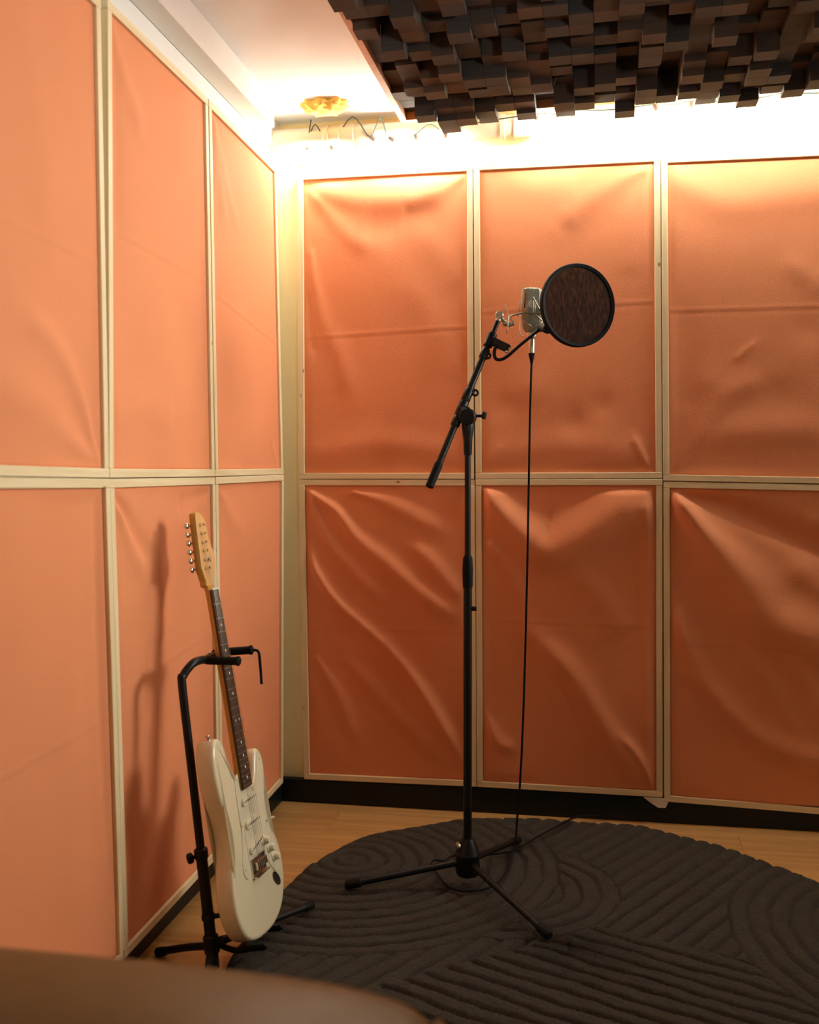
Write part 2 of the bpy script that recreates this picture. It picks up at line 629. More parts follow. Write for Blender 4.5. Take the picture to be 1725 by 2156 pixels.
PB, PL = ('y', 3.2725), ('x', -0.9935)
DB, DLf = 0.0250, 0.0440
panel('upper acoustic panel on the back wall next to the corner, nothing in front of it',
      (-.9557, 2.1442), (-.3615, 2.1433), (-.3575, 1.1168), (-.9576, 1.1175), PB, DB, [
          ([(.03, .96), (.29, .80), (.45, .76)], .032, .006), ([(.14, .955), (.42, .925), (.9, .95)], .055, .016, .8), ([(.35, .84), (.6, .82)], .06, -.008, .8),
          ([(.04, .75), (.10, .55), (.22, .40), (.30, .24)], .035, .007), ([(.99, .99), (.80, .93), (.60, .90)], .035, .008),
          ([(.62, .85), (.86, .72), (.97, .60)], .05, .005, .8), ([(.55, .72), (.80, .50), (.98, .30)], .06, .005, .8),
          ([(.02, .07), (.5, .10), (.98, .06)], .045, .008, 1.0), ([(.03, .60), (.06, .40)], .02, -.006, 1.0)],
      11, (.465, .49), soft=0.6)
panel('upper acoustic panel behind the microphone and round pop filter, on the back wall',
      (-.3605, 2.1438), (.2338, 2.1410), (.2475, 1.1184), (-.3530, 1.1170), PB, DB, [
          ([(.99, .99), (.80, .94), (.62, .88), (.45, .80)], .045, .011), ([(.97, .97), (.90, .80), (.86, .62)], .04, .005),
          ([(.97, .005), (.93, .05), (.87, .12)], .012, .007, .5), ([(.01, .005), (.06, .05), (.12, .10)], .012, .004, .5),
          ([(.54, .165)], .05, -.008), ([(.70, .22)], .045, -.007), ([(.14, .22)], .05, -.007), ([(.30, .28)], .06, .006),
          ([(.02, .055), (.5, .09), (.98, .055)], .05, .007, 1.0), ([(.2, .95), (.6, .92)], .05, .005, .8)],
      12, (.535, .555), soft=0.6)
panel('upper acoustic panel at the right edge of the photo, on the back wall',
      (.2352, 2.135), (.838, 2.130), (.853, 1.099), (.2492, 1.1110), PB, DB, [
          ([(.02, .95), (.30, .87), (.6, .88), (.98, .90)], .06, .010, .8), ([(.50, .44), (.42, .40), (.355, .365)], .012, .004, .8),
          ([(.10, .60), (.10, .35), (.05, .18)], .04, -.005, .8), ([(.04, .02), (.13, .10), (.30, .25), (.55, .32)], .035, .006),
          ([(.10, .09), (.40, .14), (.9, .15)], .055, .009, 1.0), ([(.6, .70), (.85, .58)], .04, .006), ([(.24, .30)], .05, .005),
          ([(.62, .25)], .07, -.006), ([(.75, .46)], .05, -.005)],
      13, (.53, .54), soft=0.6)
panel('lower acoustic panel on the back wall next to the corner, with long diagonal folds',
      (-.9576, 1.1163), (-.3542, 1.1152), (-.3489, .0877), (-.9458, .0825), PB, DB, [
          ([(.01, .78), (.08, .69), (.21, .59), (.53, .43), (.74, .27), (.97, .04)], .026, .013, .6),
          ([(.01, .99), (.09, .955), (.20, .91), (.32, .82), (.49, .74), (.72, .63), (.97, .54)], .032, .011),
          ([(.03, .97), (.10, .86), (.19, .775), (.34, .68), (.50, .60)], .025, .007),
          ([(.16, .47), (.31, .37), (.53, .235), (.84, .06)], .03, .007), ([(.60, .82), (.76, .75), (.97, .61)], .028, .009),
          ([(.30, .98), (.55, .93), (.85, .84)], .03, .006), ([(.06, .40), (.20, .27), (.30, .12)], .03, .004)],
      14, (.51, .505), soft=1.3)
panel('lower acoustic panel behind the hanging cable, with a dark V-shaped sag',
      (-.353, 1.116), (.2482, 1.117), (.2572, .0846), (-.3478, .0875), PB, DB, [
          ([(.005, .99), (.12, .91), (.26, .83), (.39, .785), (.575, .83), (.80, .91), (.995, .99)], .075, .024, .45),
          ([(.15, .60), (.26, .53), (.51, .38), (.70, .215), (.84, .10), (.97, .01)], .045, .015, .8),
          ([(.985, .005), (.94, .07), (.88, .13), (.80, .18)], .012, .008, .5),
          ([(.01, .24), (.09, .14), (.20, .115)], .022, .006), ([(.45, .74), (.65, .66), (.85, .50)], .05, .006),
          ([(.05, .80), (.18, .70), (.25, .58)], .03, .005), ([(.965, .92), (.975, .5), (.97, .1)], .03, .010, 1.0)],
      15, (.55, .54), soft=1.25)
panel('lower acoustic panel at the right edge of the photo, with one bright broad fold',
      (.2503, 1.1090), (.853, 1.097), (.866, .054), (.2612, .0722), PB, DB, [
          ([(.005, .985), (.10, .92), (.18, .86), (.41, .70), (.55, .59), (.78, .535), (.98, .52)], .085, .030, .28),
          ([(.02, .995), (.25, .96), (.48, .91), (.79, .83), (.98, .80)], .040, -.016, .5),
          ([(.02, .58), (.08, .52), (.19, .38), (.41, .245), (.57, .19), (.79, .15), (.98, .14)], .045, .014, .7),
          ([(.36, .50), (.43, .475), (.57, .36), (.70, .22)], .03, .007), ([(.62, .48), (.78, .36), (.9, .22)], .03, .007),
          ([(.60, .80), (.80, .70), (.98, .64)], .05, .008)],
      16, (.50, .50), soft=1.3)
panel('upper acoustic panel on the left wall beside the corner',
      (2.5674, 2.1402), (3.166, 2.1351), (3.2172, 1.1334), (2.5897, 1.1292), PL, DLf, [
          ([(.02, .98), (.10, .85), (.20, .70)], .04, .006), ([(.04, .99), (.25, .80), (.40, .72)], .03, .004),
          ([(.97, .01), (.90, .05), (.84, .10)], .015, .003), ([(.02, .02), (.05, .06)], .015, .003), ([(.5, .06)], .12, .004)],
      17, (.50, .43), soft=0.7)
panel('upper acoustic panel in the middle of the left wall',
      (1.9945, 2.1399), (2.5660, 2.1405), (2.5885, 1.1290), (1.9745, 1.1290), PL, DLf, [
          ([(.01, .99), (.07, .92), (.20, .84), (.30, .78)], .035, .008), ([(.03, .90), (.04, .70), (.03, .5)], .03, -.006, 1.0),
          ([(.05, .12), (.30, .15), (.6, .11)], .05, .006, .8), ([(.7, .06)], .10, -.005)],
      18, (.53, .52), soft=0.7)
panel('upper acoustic panel nearest the camera on the left wall, cut by the photo edge',
      (1.36, 2.112), (1.9648, 2.1225), (1.9727, 1.1292), (1.37, 1.1370), PL, DLf, [
          ([(.985, .005), (.93, .06), (.85, .15), (.70, .24), (.45, .30)], .03, .010), ([(.97, .005), (.80, .05), (.55, .12), (.2, .17)], .05, .010),
          ([(.5, .98), (.62, .6), (.66, .3)], .05, .004, .9)],
      19, (.46, .45), soft=0.7)
panel('lower acoustic panel on the left wall beside the corner, behind the guitar',
      (2.5905, 1.1285), (3.2178, 1.1327), (3.1877, .0950), (2.6055, .0780), PL, DLf, [
          ([(.01, .99), (.2, .90), (.4, .84)], .04, .004), ([(.4, .3), (.6, .1)], .06, .004)],
      20, (.50, .44))
panel('lower acoustic panel in the middle of the left wall, shaded by the guitar stand',
      (1.9745, 1.1282), (2.5893, 1.1280), (2.6045, .0760), (2.0110, .0675), PL, DLf, [
          ([(.02, .985), (.10, .95), (.22, .88), (.36, .84)], .028, -.009), ([(.02, .96), (.12, .89), (.25, .80)], .03, .007),
          ([(.36, .92), (.40, .78), (.36, .62)], .04, .006, .9), ([(.97, .985), (.80, .97), (.60, .95)], .03, -.006),
          ([(.02, .35), (.06, .15)], .03, -.005, 1.0)],
      21, (.56, .60))
panel('lower acoustic panel nearest the camera on the left wall, cut by the photo edge',
      (1.37, 1.1367), (1.9735, 1.1284), (2.0100, .0675), (1.41, .0675), PL, DLf, [
          ([(.98, .99), (.96, .6), (.97, .2)], .02, -.006, 1.0), ([(.8, .9), (.7, .4), (.72, .1)], .06, .004, 1.0)],
      22, (.50, .52))

# a scrap of the cloth's lining hanging out below the panel seam on the back wall
rs = [(0.196, 0.083), (0.222, 0.064), (0.243, 0.0515), (0.2663, 0.0512), (0.2745, 0.070), (0.272, 0.083)]
bm = B()
prism(bm, [(x, 3.2735 + 0.001 * (k % 2), z) for k, (x, z) in enumerate(rs)], (0, 0.0025, 0))
tag(obj('cloth_scrap', bm, M['rag']), 'pale scrap of cloth sticking out under two panels, above black baseboard', 'cloth')

bm = B()
lathe(bm, (-0.9468, YB, 2.1788), (0, -1, 0), [(0, .003), (.004, .006), (.007, .006), (.009, .003)], 12)
tag(obj('wall_screw', bm, M['nickel'], smooth=True), 'small screw in the white wall above the corner panel', 'screw')

# ------------------------------------------------------------------ ceiling diffuser of hanging blocks
DZ = 2.255                                              # underside of its frame
XD0, XD1, YD0, YD1 = -0.585, 0.905, 1.70, 3.118
dif = thing('sound_diffuser', 'dark ceiling diffuser of many hanging square blocks in an orange wooden frame', 'sound diffuser',
            ((XD0 + XD1) / 2, (YD0 + YD1) / 2, ZC))
dif.rotation_euler = (0, math.radians(-1.1), math.radians(-0.9))
dl = Vector(dif.location)
TH = 0.019
for lo, hi, mt in (((XD0, YD1 - TH, DZ), (XD1, YD1, ZC - .016), 'ply'), ((XD0, YD0, DZ), (XD1, YD0 + TH, ZC - .016), 'ply'),
                   ((XD0, YD0 + TH + .0004, DZ), (XD0 + TH, YD1 - TH - .0004, ZC - .016), 'ply'),
                   ((XD1 - TH, YD0 + TH + .0004, DZ), (XD1, YD1 - TH - .0004, ZC - .016), 'ply')):
    obj('frame_board', box(B(), lo, hi, 0.001), M[mt], dif)
obj('backing_board', box(B(), (XD0, YD0, ZC - .0155), (XD1, YD1, ZC - .0135)), M['plaster'], dif)
PITCH = 0.0562
nx = int((XD1 - XD0 - 2 * TH) / PITCH)
ny = int((YD1 - YD0 - 2 * TH) / PITCH)
px_, py_ = (XD1 - XD0 - 2 * TH) / nx, (YD1 - YD0 - 2 * TH) / ny
base = {}
for key in ('foam_block', 'foam_block2', 'foam_block3'):
    bm = B()
    box(bm, (-px_ / 2 + .0005, -py_ / 2 + .0005, -1.0), (px_ / 2 - .0005, py_ / 2 - .0005, 0.0))
    bmesh.ops.recalc_face_normals(bm, faces=bm.faces)
    me = bpy.data.meshes.new('block')
    bm.to_mesh(me)
    bm.free()
    me.materials.append(M[key])
    base[key] = me
r_, m_, s_, p_, P_ = .022, .046, .060, .078, .098
BACK_ROW = (r_, m_, P_, r_, p_, r_, p_, r_, p_, r_, r_, P_, s_, s_, r_, p_, r_, P_, s_, r_, r_, P_, s_, r_, p_, r_)
cells = []
rb = random.Random(5)
for i in range(nx):
    for j in range(ny):
        c = Vector((XD0 + TH + (i + .5) * px_, YD0 + TH + (j + .5) * py_, DZ))
        ln = rb.choice((.012, .030, .048, .066, .066, .084, .100))
        if j == ny - 1:
            ln = BACK_ROW[i % len(BACK_ROW)]
        x, y, d = to_px(c)
        cells.append((-(1 / d) if -60 < x < 1800 and y > -70 else 1.0, c, ln, rb.choice(('foam_block', 'foam_block', 'foam_block2', 'foam_block3'))))
cells.sort(key=lambda q: q[0])
rest = B()
for n, (k, c, ln, key) in enumerate(cells):
    if n < 300:
        o = bpy.data.objects.new('block', base[key])
        COL.objects.link(o)
        o.parent = dif
        o.location = (c.x - dl.x, c.y - dl.y, -.0158)
        o.scale = (1, 1, ln)
    else:
        box(rest, (c.x - px_ / 2 + .0005, c.y - py_ / 2 + .0005, ZC - .0158 - ln), (c.x + px_ / 2 - .0005, c.y + py_ / 2 - .0005, ZC - .0158))
o = obj('block_field', rest, M['foam_block'], dif)
o['kind'] = 'stuff'

# ------------------------------------------------------------------ pipe along the top of the back wall
pc_y, pc_z, pr = 3.258, 2.252, 0.036
pipe = thing('waste_pipe', 'beige plastic pipe running along the top of the back wall under the ceiling', 'pipe', (XL, pc_y, pc_z))
obj('pipe_run', tube(B(), [(XL + .0005, pc_y, pc_z), (-0.20, pc_y, pc_z)], pr, 28), M['pvc'], pipe, smooth=True, sharp=50)
for x, wd in ((-0.845, .018), (-0.775, .05), (-0.46, .02), (-0.20, .055), (-0.262, .016)):
    bm = B()
    lathe(bm, (x - wd / 2, pc_y, pc_z), (1, 0, 0), [(0, pr + .0005), (.002, pr + .004), (wd - .002, pr + .004), (wd, pr + .0005)], 28)
    obj('pipe_coupling', bm, M['pvc'], pipe, smooth=True, sharp=40)

# yellow insulation bursting through the ceiling
bm = B()
ball(bm, (0, 0, 0), 1.0, sub=4)
rr = random.Random(3)
for v in bm.verts:
    n = v.co.normalized()
    k = 1 + .16 * math.sin(9 * n.x + 2) * math.sin(7 * n.y + 1) + .10 * math.sin(21 * n.x + 5 * n.z) * math.cos(17 * n.y) + rr.uniform(-.05, .05)
    v.co = Vector((n.x * k * .074, n.y * k * .058, n.z * k * .024))
bmesh.ops.translate(bm, verts=bm.verts, vec=(-.822, 3.135, ZC - .006))
tag(obj('insulation_clump', bm, M['foam'], smooth=True), 'clump of yellow insulation bulging out of the ceiling above the pipe', 'insulation')

# ------------------------------------------------------------------ string of small bulbs
sl = thing('string_light', 'string of small lit bulbs on a dark cord along the back wall top', 'string light', (-.9, 3.2, 2.25))
bulbs = [(at_y(648, 312, 3.248), (0, 0, -1)), (at_y(698, 312, 3.248), (.3, 0, -1)), (at_y(786, 293, 3.222), (.8, 0, -.6)), (at_y(826, 294, 3.222), (1, 0, -.35)),
         (at_y(876, 292, 3.222), (.3, 0, -1)), (at_y(938, 286, 3.222), (0, 0, -1)), (at_y(1130, 248, 3.18), (.5, 0, -1)), (at_y(1205, 242, 3.18), (.1, 0, -1)),
         (at_y(1382, 228, 3.18), (.4, 0, -1)), (at_y(1455, 222, 3.18), (0, 0, -1)), (at_y(1560, 214, 3.18), (.2, 0, -1)), (at_y(1650, 206, 3.18), (0, 0, -1)),
         (Vector((.80, 3.18, 2.262)), (0, 0, -1)), (Vector((1.05, 3.18, 2.262)), (0, 0, -1)), (Vector((1.3, 3.18, 2.255)), (0, 0, -1)), (Vector((1.55, 3.18, 2.272)), (0, 0, -1))]
neck_of = [p - Vector(d).normalized() * .013 for p, d in bulbs]
hooks = {1: (664, 262, 3.214), 2: (742, 246, 3.210), 3: (801, 246, 3.210), 5: (905, 262, 3.212), 6: (985, 262, 3.19)}   # where the cord is tied up
cord_pts = [at_y(655, 252, 3.214), at_y(651, 280, 3.225), neck_of[0]]
for k in range(1, len(bulbs)):
    if k in hooks:
        cord_pts.append(at_y(*hooks[k]))
    else:
        cord_pts.append((neck_of[k - 1] + neck_of[k]) / 2 + Vector((0, 0, -.006)))
    cord_pts.append(neck_of[k])
obj('cord', tube(B(), smooth_path(cord_pts, 5), .0022, 6), M['cord'], sl, smooth=True)
for nb, (p, d) in enumerate(bulbs):
    d = Vector(d).normalized()
    obj('socket', lathe(B(), p - d * .014, d, [(0, .004), (.002, .0080), (.022, .0080), (.024, .007)], 14), M['socket'], sl, smooth=True, sharp=40)
    obj('bulb', lathe(B(), p + d * .0105, d, [(0, .006), (.006, .010), (.014, .0125), (.022, .0115), (.028, .007), (.030, .001)], 12), M['bulb_dim' if nb < 6 else 'bulb'], sl, smooth=True)

# ------------------------------------------------------------------ rug with carved swirls
RC = Vector((-.03, 2.335, 0))
rim_w = [(0.905, .80), (.876, .78), (.84, .80)]
known = [(-.81, 2.17), (-.807, 2.45), (-.80, 2.62), (-.755, 2.80), (-.672, 2.95), (-.56, 3.07), (-.44, 3.14), (-.33, 3.19), (-.22, 3.207), (-.05, 3.222),
         (.10, 3.215), (.19, 3.198), (.33, 3.13), (.477, 3.03), (.60, 2.88), (.72, 2.74), (.80, 2.55), (.82, 2.35), (.78, 2.1), (.70, 1.88), (.56, 1.68), (.36, 1.55),
         (.1, 1.47), (-.15, 1.47), (-.40, 1.54), (-.60, 1.70), (-.74, 1.92)]
ang = sorted((math.atan2(y - RC.y, x - RC.x), math.hypot(x - RC.x, y - RC.y)) for x, y in known)
AA = np.array([a for a, _ in ang])
RR = np.array([r for _, r in ang])
AA = np.concatenate([AA[-3:] - 2 * math.pi, AA, AA[:3] + 2 * math.pi])
RR = np.concatenate([RR[-3:], RR, RR[:3]])
NT, NR = 720, 190
TH_ = np.linspace(-math.pi, math.pi, NT, endpoint=False)
rad = np.interp(TH_, AA, RR)
for _ in range(8):
    rad = (np.roll(rad, 1) + rad * 2 + np.roll(rad, -1)) / 4
rad += .007 * np.sin(TH_ * 11) + .005 * np.sin(TH_ * 19 + 1)
tt = np.linspace(0, 1, NR + 1)[1:]
GX = RC.x + np.outer(tt, rad * np.cos(TH_))
GY = RC.y + np.outer(tt, rad * np.sin(TH_))


def grooves(X, Y):
    sp, gw = .050, .0062
    cA, cE, cC = (-.66, 2.76), (-.20, 2.64), (.86, 2.50)
    rA = np.hypot(X - cA[0], (Y - cA[1]) * 1.05)
    rE = np.hypot(X - cE[0], Y - cE[1])
    rC = np.hypot(X - cC[0], (Y - cC[1]) * .9)
    dB = (X - .1) * math.cos(math.radians(-32)) + (Y - 2.8) * math.sin(math.radians(-32))      # lines rising to the right
    dD = (X + .2) * math.sin(math.radians(24)) + (Y - 2.2) * math.cos(math.radians(24))         # lines falling to the right
    ph = np.where(rA < .60, rA, np.where(rE < .30, rE, np.where(rC < .50, rC, np.where(Y > 2.30 + .75 * (X + .15), dB * 1.0, dD))))
    ph = np.where((rA >= .60) & (rE >= .30) & (rC >= .50) & (Y > 2.46 - .35 * X), dB, ph)
    q = (ph / sp) % 1.0
    d = np.minimum(q, 1 - q) * sp
    return np.exp(-(d / gw) ** 2)


rng = np.random.RandomState(4)
wob = .0022 * np.sin(GX * 31 + GY * 17) + .0018 * np.sin(GY * 43 - GX * 11)
g = grooves(GX + wob, GY + wob * .8)
hz = .023 - .013 * g + rng.uniform(-.0016, .0016, GX.shape) + .0015 * np.sin(GX * 60) * np.sin(GY * 55)
hz *= np.sqrt(np.clip((1 - tt[:, None]) / .035, 0.0, 1))
bm = B()
cv = bm.verts.new((RC.x, RC.y, .02))
rings = [[bm.verts.new((GX[i, k], GY[i, k], max(hz[i, k], .001))) for k in range(NT)] for i in range(NR)]
for k in range(NT):
    bm.faces.new([cv, rings[0][k], rings[0][(k + 1) % NT]])
for i in range(NR - 1):
    a, b = rings[i], rings[i + 1]
    for k in range(NT):
        bm.faces.new([a[k], b[k], b[(k + 1) % NT], a[(k + 1) % NT]])
tag(obj('shaggy_rug', bm, M['rug'], smooth=True), 'dark brown round shaggy rug with carved swirling grooves under the microphone stand', 'rug')
RUG = .0245

# ------------------------------------------------------------------ microphone stand
PX, PY = -.3040, 2.630
st = thing('microphone_stand', 'black tripod boom stand holding the microphone on the dark rug', 'microphone stand', (PX, PY, RUG))
Vz = lambda z: Vector((PX, PY, z))
bm = B()
lathe(bm, Vz(.050), (0, 0, 1), [(0, .018), (.006, .030), (.030, .034), (.050, .031), (.062, .034), (.080, .027), (.100, .018), (.104, .0155)], 24)
obj('leg_hub', bm, M['black'], st, smooth=True, sharp=35)
bm = B()
lathe(bm, Vz(.135) + Vector((-.018, -.010, 0)), (-.86, -.5, 0), [(0, .004), (.004, .011), (.009, .012), (.012, .009), (.013, .004)], 16)
obj('hub_screw', bm, M['nickel'], st, smooth=True, sharp=40)
feet = [Vector((-.080, 2.350, RUG + .0148)), Vector((-.615, 2.545, RUG + .0148)), Vector((-.190, 2.945, RUG + .0148))]
for f in feet:
    d = (f - Vz(f.z)).normalized()
    s = Vz(.088) + d * .024
    e = f + (s - f).normalized() * .02
    lg = obj('leg', tube(B(), [s, s * .5 + e * .5, e], .0085, 12), M['black'], st, smooth=True, sharp=40)
    ax_ = (f - s).normalized()
    obj('rubber_foot', lathe(B(), f - ax_ * .035, ax_, [(0, .0095), (.003, .0125), (.038, .0125), (.044, .009)], 14), M['rubber'], lg, smooth=True, sharp=40)
obj('lower_pole', tube(B(), [Vz(.145), Vz(.845)], .0112, 18), M['black'], st, smooth=True, sharp=40)
obj('upper_pole', tube(B(), [Vz(.90), Vz(1.235)], .0082, 18), M['black'], st, smooth=True, sharp=40)
bm = B()
lathe(bm, Vz(.832), (0, 0, 1), [(0, .0125), (.006, .0135), (.045, .0145), (.078, .0130), (.086, .0095)], 20)
obj('height_clutch', bm, M['rubber'], st, smooth=True, sharp=40)
bm = B()
box(bm, (PX + .008, PY - .005, .770), (PX + .024, PY + .005, .782), .002)
obj('cable_lug', bm, M['black'], st)
# swivel head
obj('head_neck', lathe(B(), Vz(1.185), (0, 0, 1), [(0, .0095), (.004, .0108), (.040, .0118), (.060, .0150), (.078, .0165), (.092, .0150)], 20), M['black'], st, smooth=True, sharp=40)
sw = Vz(1.2865)
bm = B()
lathe(bm, sw + Vector((0, -.024, 0)), (0, 1, 0), [(0, .019), (.003, .0225), (.022, .0225), (.040, .0225), (.043, .019)], 24)
obj('swivel', bm, M['black'], st, smooth=True, sharp=40)
bm = B()
tube(bm, [sw + Vector((.018, -.005, .002)), sw + Vector((.047, -.005, .002))], .0042, 10)
lathe(bm, sw + Vector((.044, -.005, .002)), (.2, 0, 1), [(-.009, .004), (-.007, .0062), (.009, .0062), (.011, .004)], 12)
obj('tilt_knob', bm, M['black'], st, smooth=True, sharp=40)
# boom
b0, b1 = at_y(904, 1026, 2.555), at_y(1050.5, 672, 2.735)
bd = (b1 - b0).normalized()
bl = (b1 - b0).length
side = Vector((PX, PY, 1.2865))
bt = lambda t: b0 + (b1 - b0) * t
obj('boom_tube', tube(B(), [bt(.06), bt(.80)], .0092, 16), M['black'], st, smooth=True, sharp=40)
obj('boom_extension', tube(B(), [bt(.79), bt(1.0)], .0068, 16), M['black'], st, smooth=True, sharp=40)
obj('boom_grip', lathe(B(), bt(0), bd, [(0, .0085), (.002, .0110), (.066, .0115), (.072, .0098)], 18), M['rubber'], st, smooth=True, sharp=40)
for ta, tb, r in ((.352, .41, .0125), (.49, .575, .0125), (.755, .815, .0118)):
    obj('boom_collar', lathe(B(), bt(ta), bd, [(0, r - .002), (.003, r), ((tb - ta) * bl - .003, r), ((tb - ta) * bl, r - .002)], 18), M['black'], st, smooth=True, sharp=40)
obj('boom_clamp', lathe(B(), bt(.41), bd, [(0, .0115), (.004, .0135), (.08 * bl, .0135), (.09 * bl, .0115)], 18), M['black'], st, smooth=True, sharp=40)
bm = B()
tube(bm, [bt(.452), sw + Vector((-.006, 0, .012))], [.013, .017], 14)
obj('boom_bracket', bm, M['black'], st, smooth=True, sharp=40)
for px2, py2, tc in ((1001, 827, .555), (1027, 749, .79)):
    yv = bt(tc).y
    c = at_y(px2, py2, yv - .004)
    bm = B()
    torus(bm, c, (.15, -1, .1), .0072, .0032, 24, 8)
    tube(bm, [bt(tc), c + (bt(tc) - c) * .35], .0035, 8)
    obj('wing_screw', bm, M['black'], st, smooth=True)

# ------------------------------------------------------------------ pop filter clamped to the boom
pf = thing('pop_filter', 'round black mesh pop filter on a bent gooseneck in front of the microphone', 'pop filter', at_y(1032, 716, bt(.87).y))
fc = at_y(1217, 643, 2.665)
fn = Vector((math.sin(math.radians(30)), -math.cos(math.radians(30)), -.02)).normalized()
R_ = .1085
bm = B()
fx = fn.cross(Vector((0, 0, 1))).normalized()
fz = fx.cross(fn).normalized()
NP = 72


def ringpt(a, r, n):
    return fc + fx * (r * math.cos(a)) + fz * (r * math.sin(a)) + fn * n


prof = [(R_ - .0095, .006), (R_ - .002, .0085), (R_, .006), (R_ + .0005, -.006), (R_ - .002, -.0085), (R_ - .0095, -.006)]
rg = [[bm.verts.new(ringpt(2 * math.pi * k / NP, r, n)) for r, n in prof] for k in range(NP)]
for k in range(NP):
    for j in range(len(prof)):
        bm.faces.new([rg[k][j], rg[k][(j + 1) % len(prof)], rg[(k + 1) % NP][(j + 1) % len(prof)], rg[(k + 1) % NP][j]])
obj('hoop', bm, M['rubber'], pf, smooth=True, sharp=45)
for n in (.004, -.004):
    bm = B()
    c = bm.verts.new(fc + fn * (n * 1.3))
    rim = [bm.verts.new(ringpt(2 * math.pi * k / NP, R_ - .006, n)) for k in range(NP)]
    mid = [bm.verts.new(ringpt(2 * math.pi * k / NP, R_ * .5, n * 1.2)) for k in range(NP)]
    for k in range(NP):
        bm.faces.new([c, mid[k], mid[(k + 1) % NP]])
        bm.faces.new([mid[k], rim[k], rim[(k + 1) % NP], mid[(k + 1) % NP]])
    obj('mesh_screen', bm, M['gauze'], pf, smooth=True)
yc = bt(.87).y
goose = [at_y(1045, 727, yc - .012), at_y(1041, 742, yc - .016), at_y(1044, 755, yc - .018), at_y(1055, 757, yc - .02), at_y(1070, 749, yc - .022),
         at_y(1095, 727, yc - .026), at_y(1122, 705, yc - .032), at_y(1142, 689, 2.69)]
obj('gooseneck', tube(B(), smooth_path(goose, 6), .0046, 12), M['black'], pf, smooth=True)
ep = goose[-1]
edge = fc + (Vector((ep.x, fc.y, ep.z)) - fc).normalized() * 0 + fx * 0
aE = math.atan2((ep - fc).dot(fz), (ep - fc).dot(fx))
bm = B()
tube(bm, [goose[-2] * .35 + ep * .65, ep, ringpt(aE, R_ - .001, -.004)], [.0075, .0115, .0125], 14)
obj('hoop_bracket', bm, M['rubber'], pf, smooth=True, sharp=40)
cl0 = bt(.87)
bm = B()
lathe(bm, cl0 - bd * .021, bd, [(0, .0105), (.002, .013), (.040, .013), (.042, .0105)], 16)
obj('clamp_jaw', bm, M['black'], pf, smooth=True, sharp=40)
pa, pb = cl0, at_y(1072, 735, yc - .01)
dd = (pb - pa).normalized()
nn = dd.cross(Vector((0, 1, 0))).normalized()
yv = dd.cross(nn).normalized()
bm = B()
h1 = .0115
prism(bm, [pa + nn * h1 - yv * .008, pb + nn * h1 - yv * .008, pb - nn * h1 - yv * .008, pa - nn * h1 - yv * .008], yv * .016, .002)
obj('clamp_bar', bm, M['black'], pf)
bm = B()
tube(bm, [at_y(1071, 727, yc - .014), at_y(1071, 738, yc - .014)], .0022, 8)
ball(bm, at_y(1066, 741, yc - .02), .0045, sub=2)
obj('clamp_screw', bm, M['nickel'], pf, smooth=True)

# ------------------------------------------------------------------ condenser microphone
mc = at_y(1120, 655, 2.795)
MX, MY = mc.x, mc.y
zt, zb = at_y(1118, 607, MY).z, at_y(1118, 690, MY).z
mic = thing('condenser_microphone', 'silver condenser microphone with a wire grille in the cradle behind the pop filter', 'microphone', (MX, MY, zb))
aM = math.radians(20)
ex, ey = Vector((math.cos(aM), math.sin(aM), 0)), Vector((-math.sin(aM), math.cos(aM), 0))


def oct_ring(bm, z, hw, hd, ch=.35):
    pts = [(hw, -hd * ch), (hw, hd * ch), (hw * .55, hd), (-hw * .55, hd), (-hw, hd * ch), (-hw, -hd * ch), (-hw * .55, -hd), (hw * .55, -hd)]
    return [bm.verts.new(Vector((MX, MY, z)) + ex * a + ey * b) for a, b in pts]


def loft(bm, rings):
    for a, b in zip(rings[:-1], rings[1:]):
        n = len(a)
        for k in range(n):
            bm.faces.new([a[k], a[(k + 1) % n], b[(k + 1) % n], b[k]])
    bm.faces.new(rings[0][::-1])
    bm.faces.new(rings[-1])
    return bm


zm = zt - (zt - zb) * .52
bm = B()
loft(bm, [oct_ring(bm, zm, .0300, .0215), oct_ring(bm, zt - .012, .0285, .0190), oct_ring(bm, zt - .004, .0262, .0165), oct_ring(bm, zt, .0215, .012)])
obj('grille', bm, M['grille'], mic, smooth=True, sharp=25)
bm = B()
loft(bm, [oct_ring(bm, zb - .012, .0165, .0150), oct_ring(bm, zb, .0250, .0190), oct_ring(bm, zm - .004, .0305, .0220), oct_ring(bm, zm - .0003, .0305, .0220)])
obj('mic_body', bm, M['mic_steel'], mic, smooth=True, sharp=25)
zx = at_y(1118, 743, MY).z
obj('mic_neck', lathe(B(), (MX, MY, zb - .030), (0, 0, 1), [(0, .0105), (.004, .0125), (.016, .0135), (.0178, .0125)], 20), M['nickel'], mic, smooth=True, sharp=40)
for s in (-1, 1):
    c = Vector((MX, MY, 0))
    bm = B()
    tube(bm, [c + ex * (s * .0255) - ey * .0135 + Vector((0, 0, z)) for z in (zm, zt - .010)], .0014, 6)
    obj('grille_rib', bm, M['nickel'], mic, smooth=True)

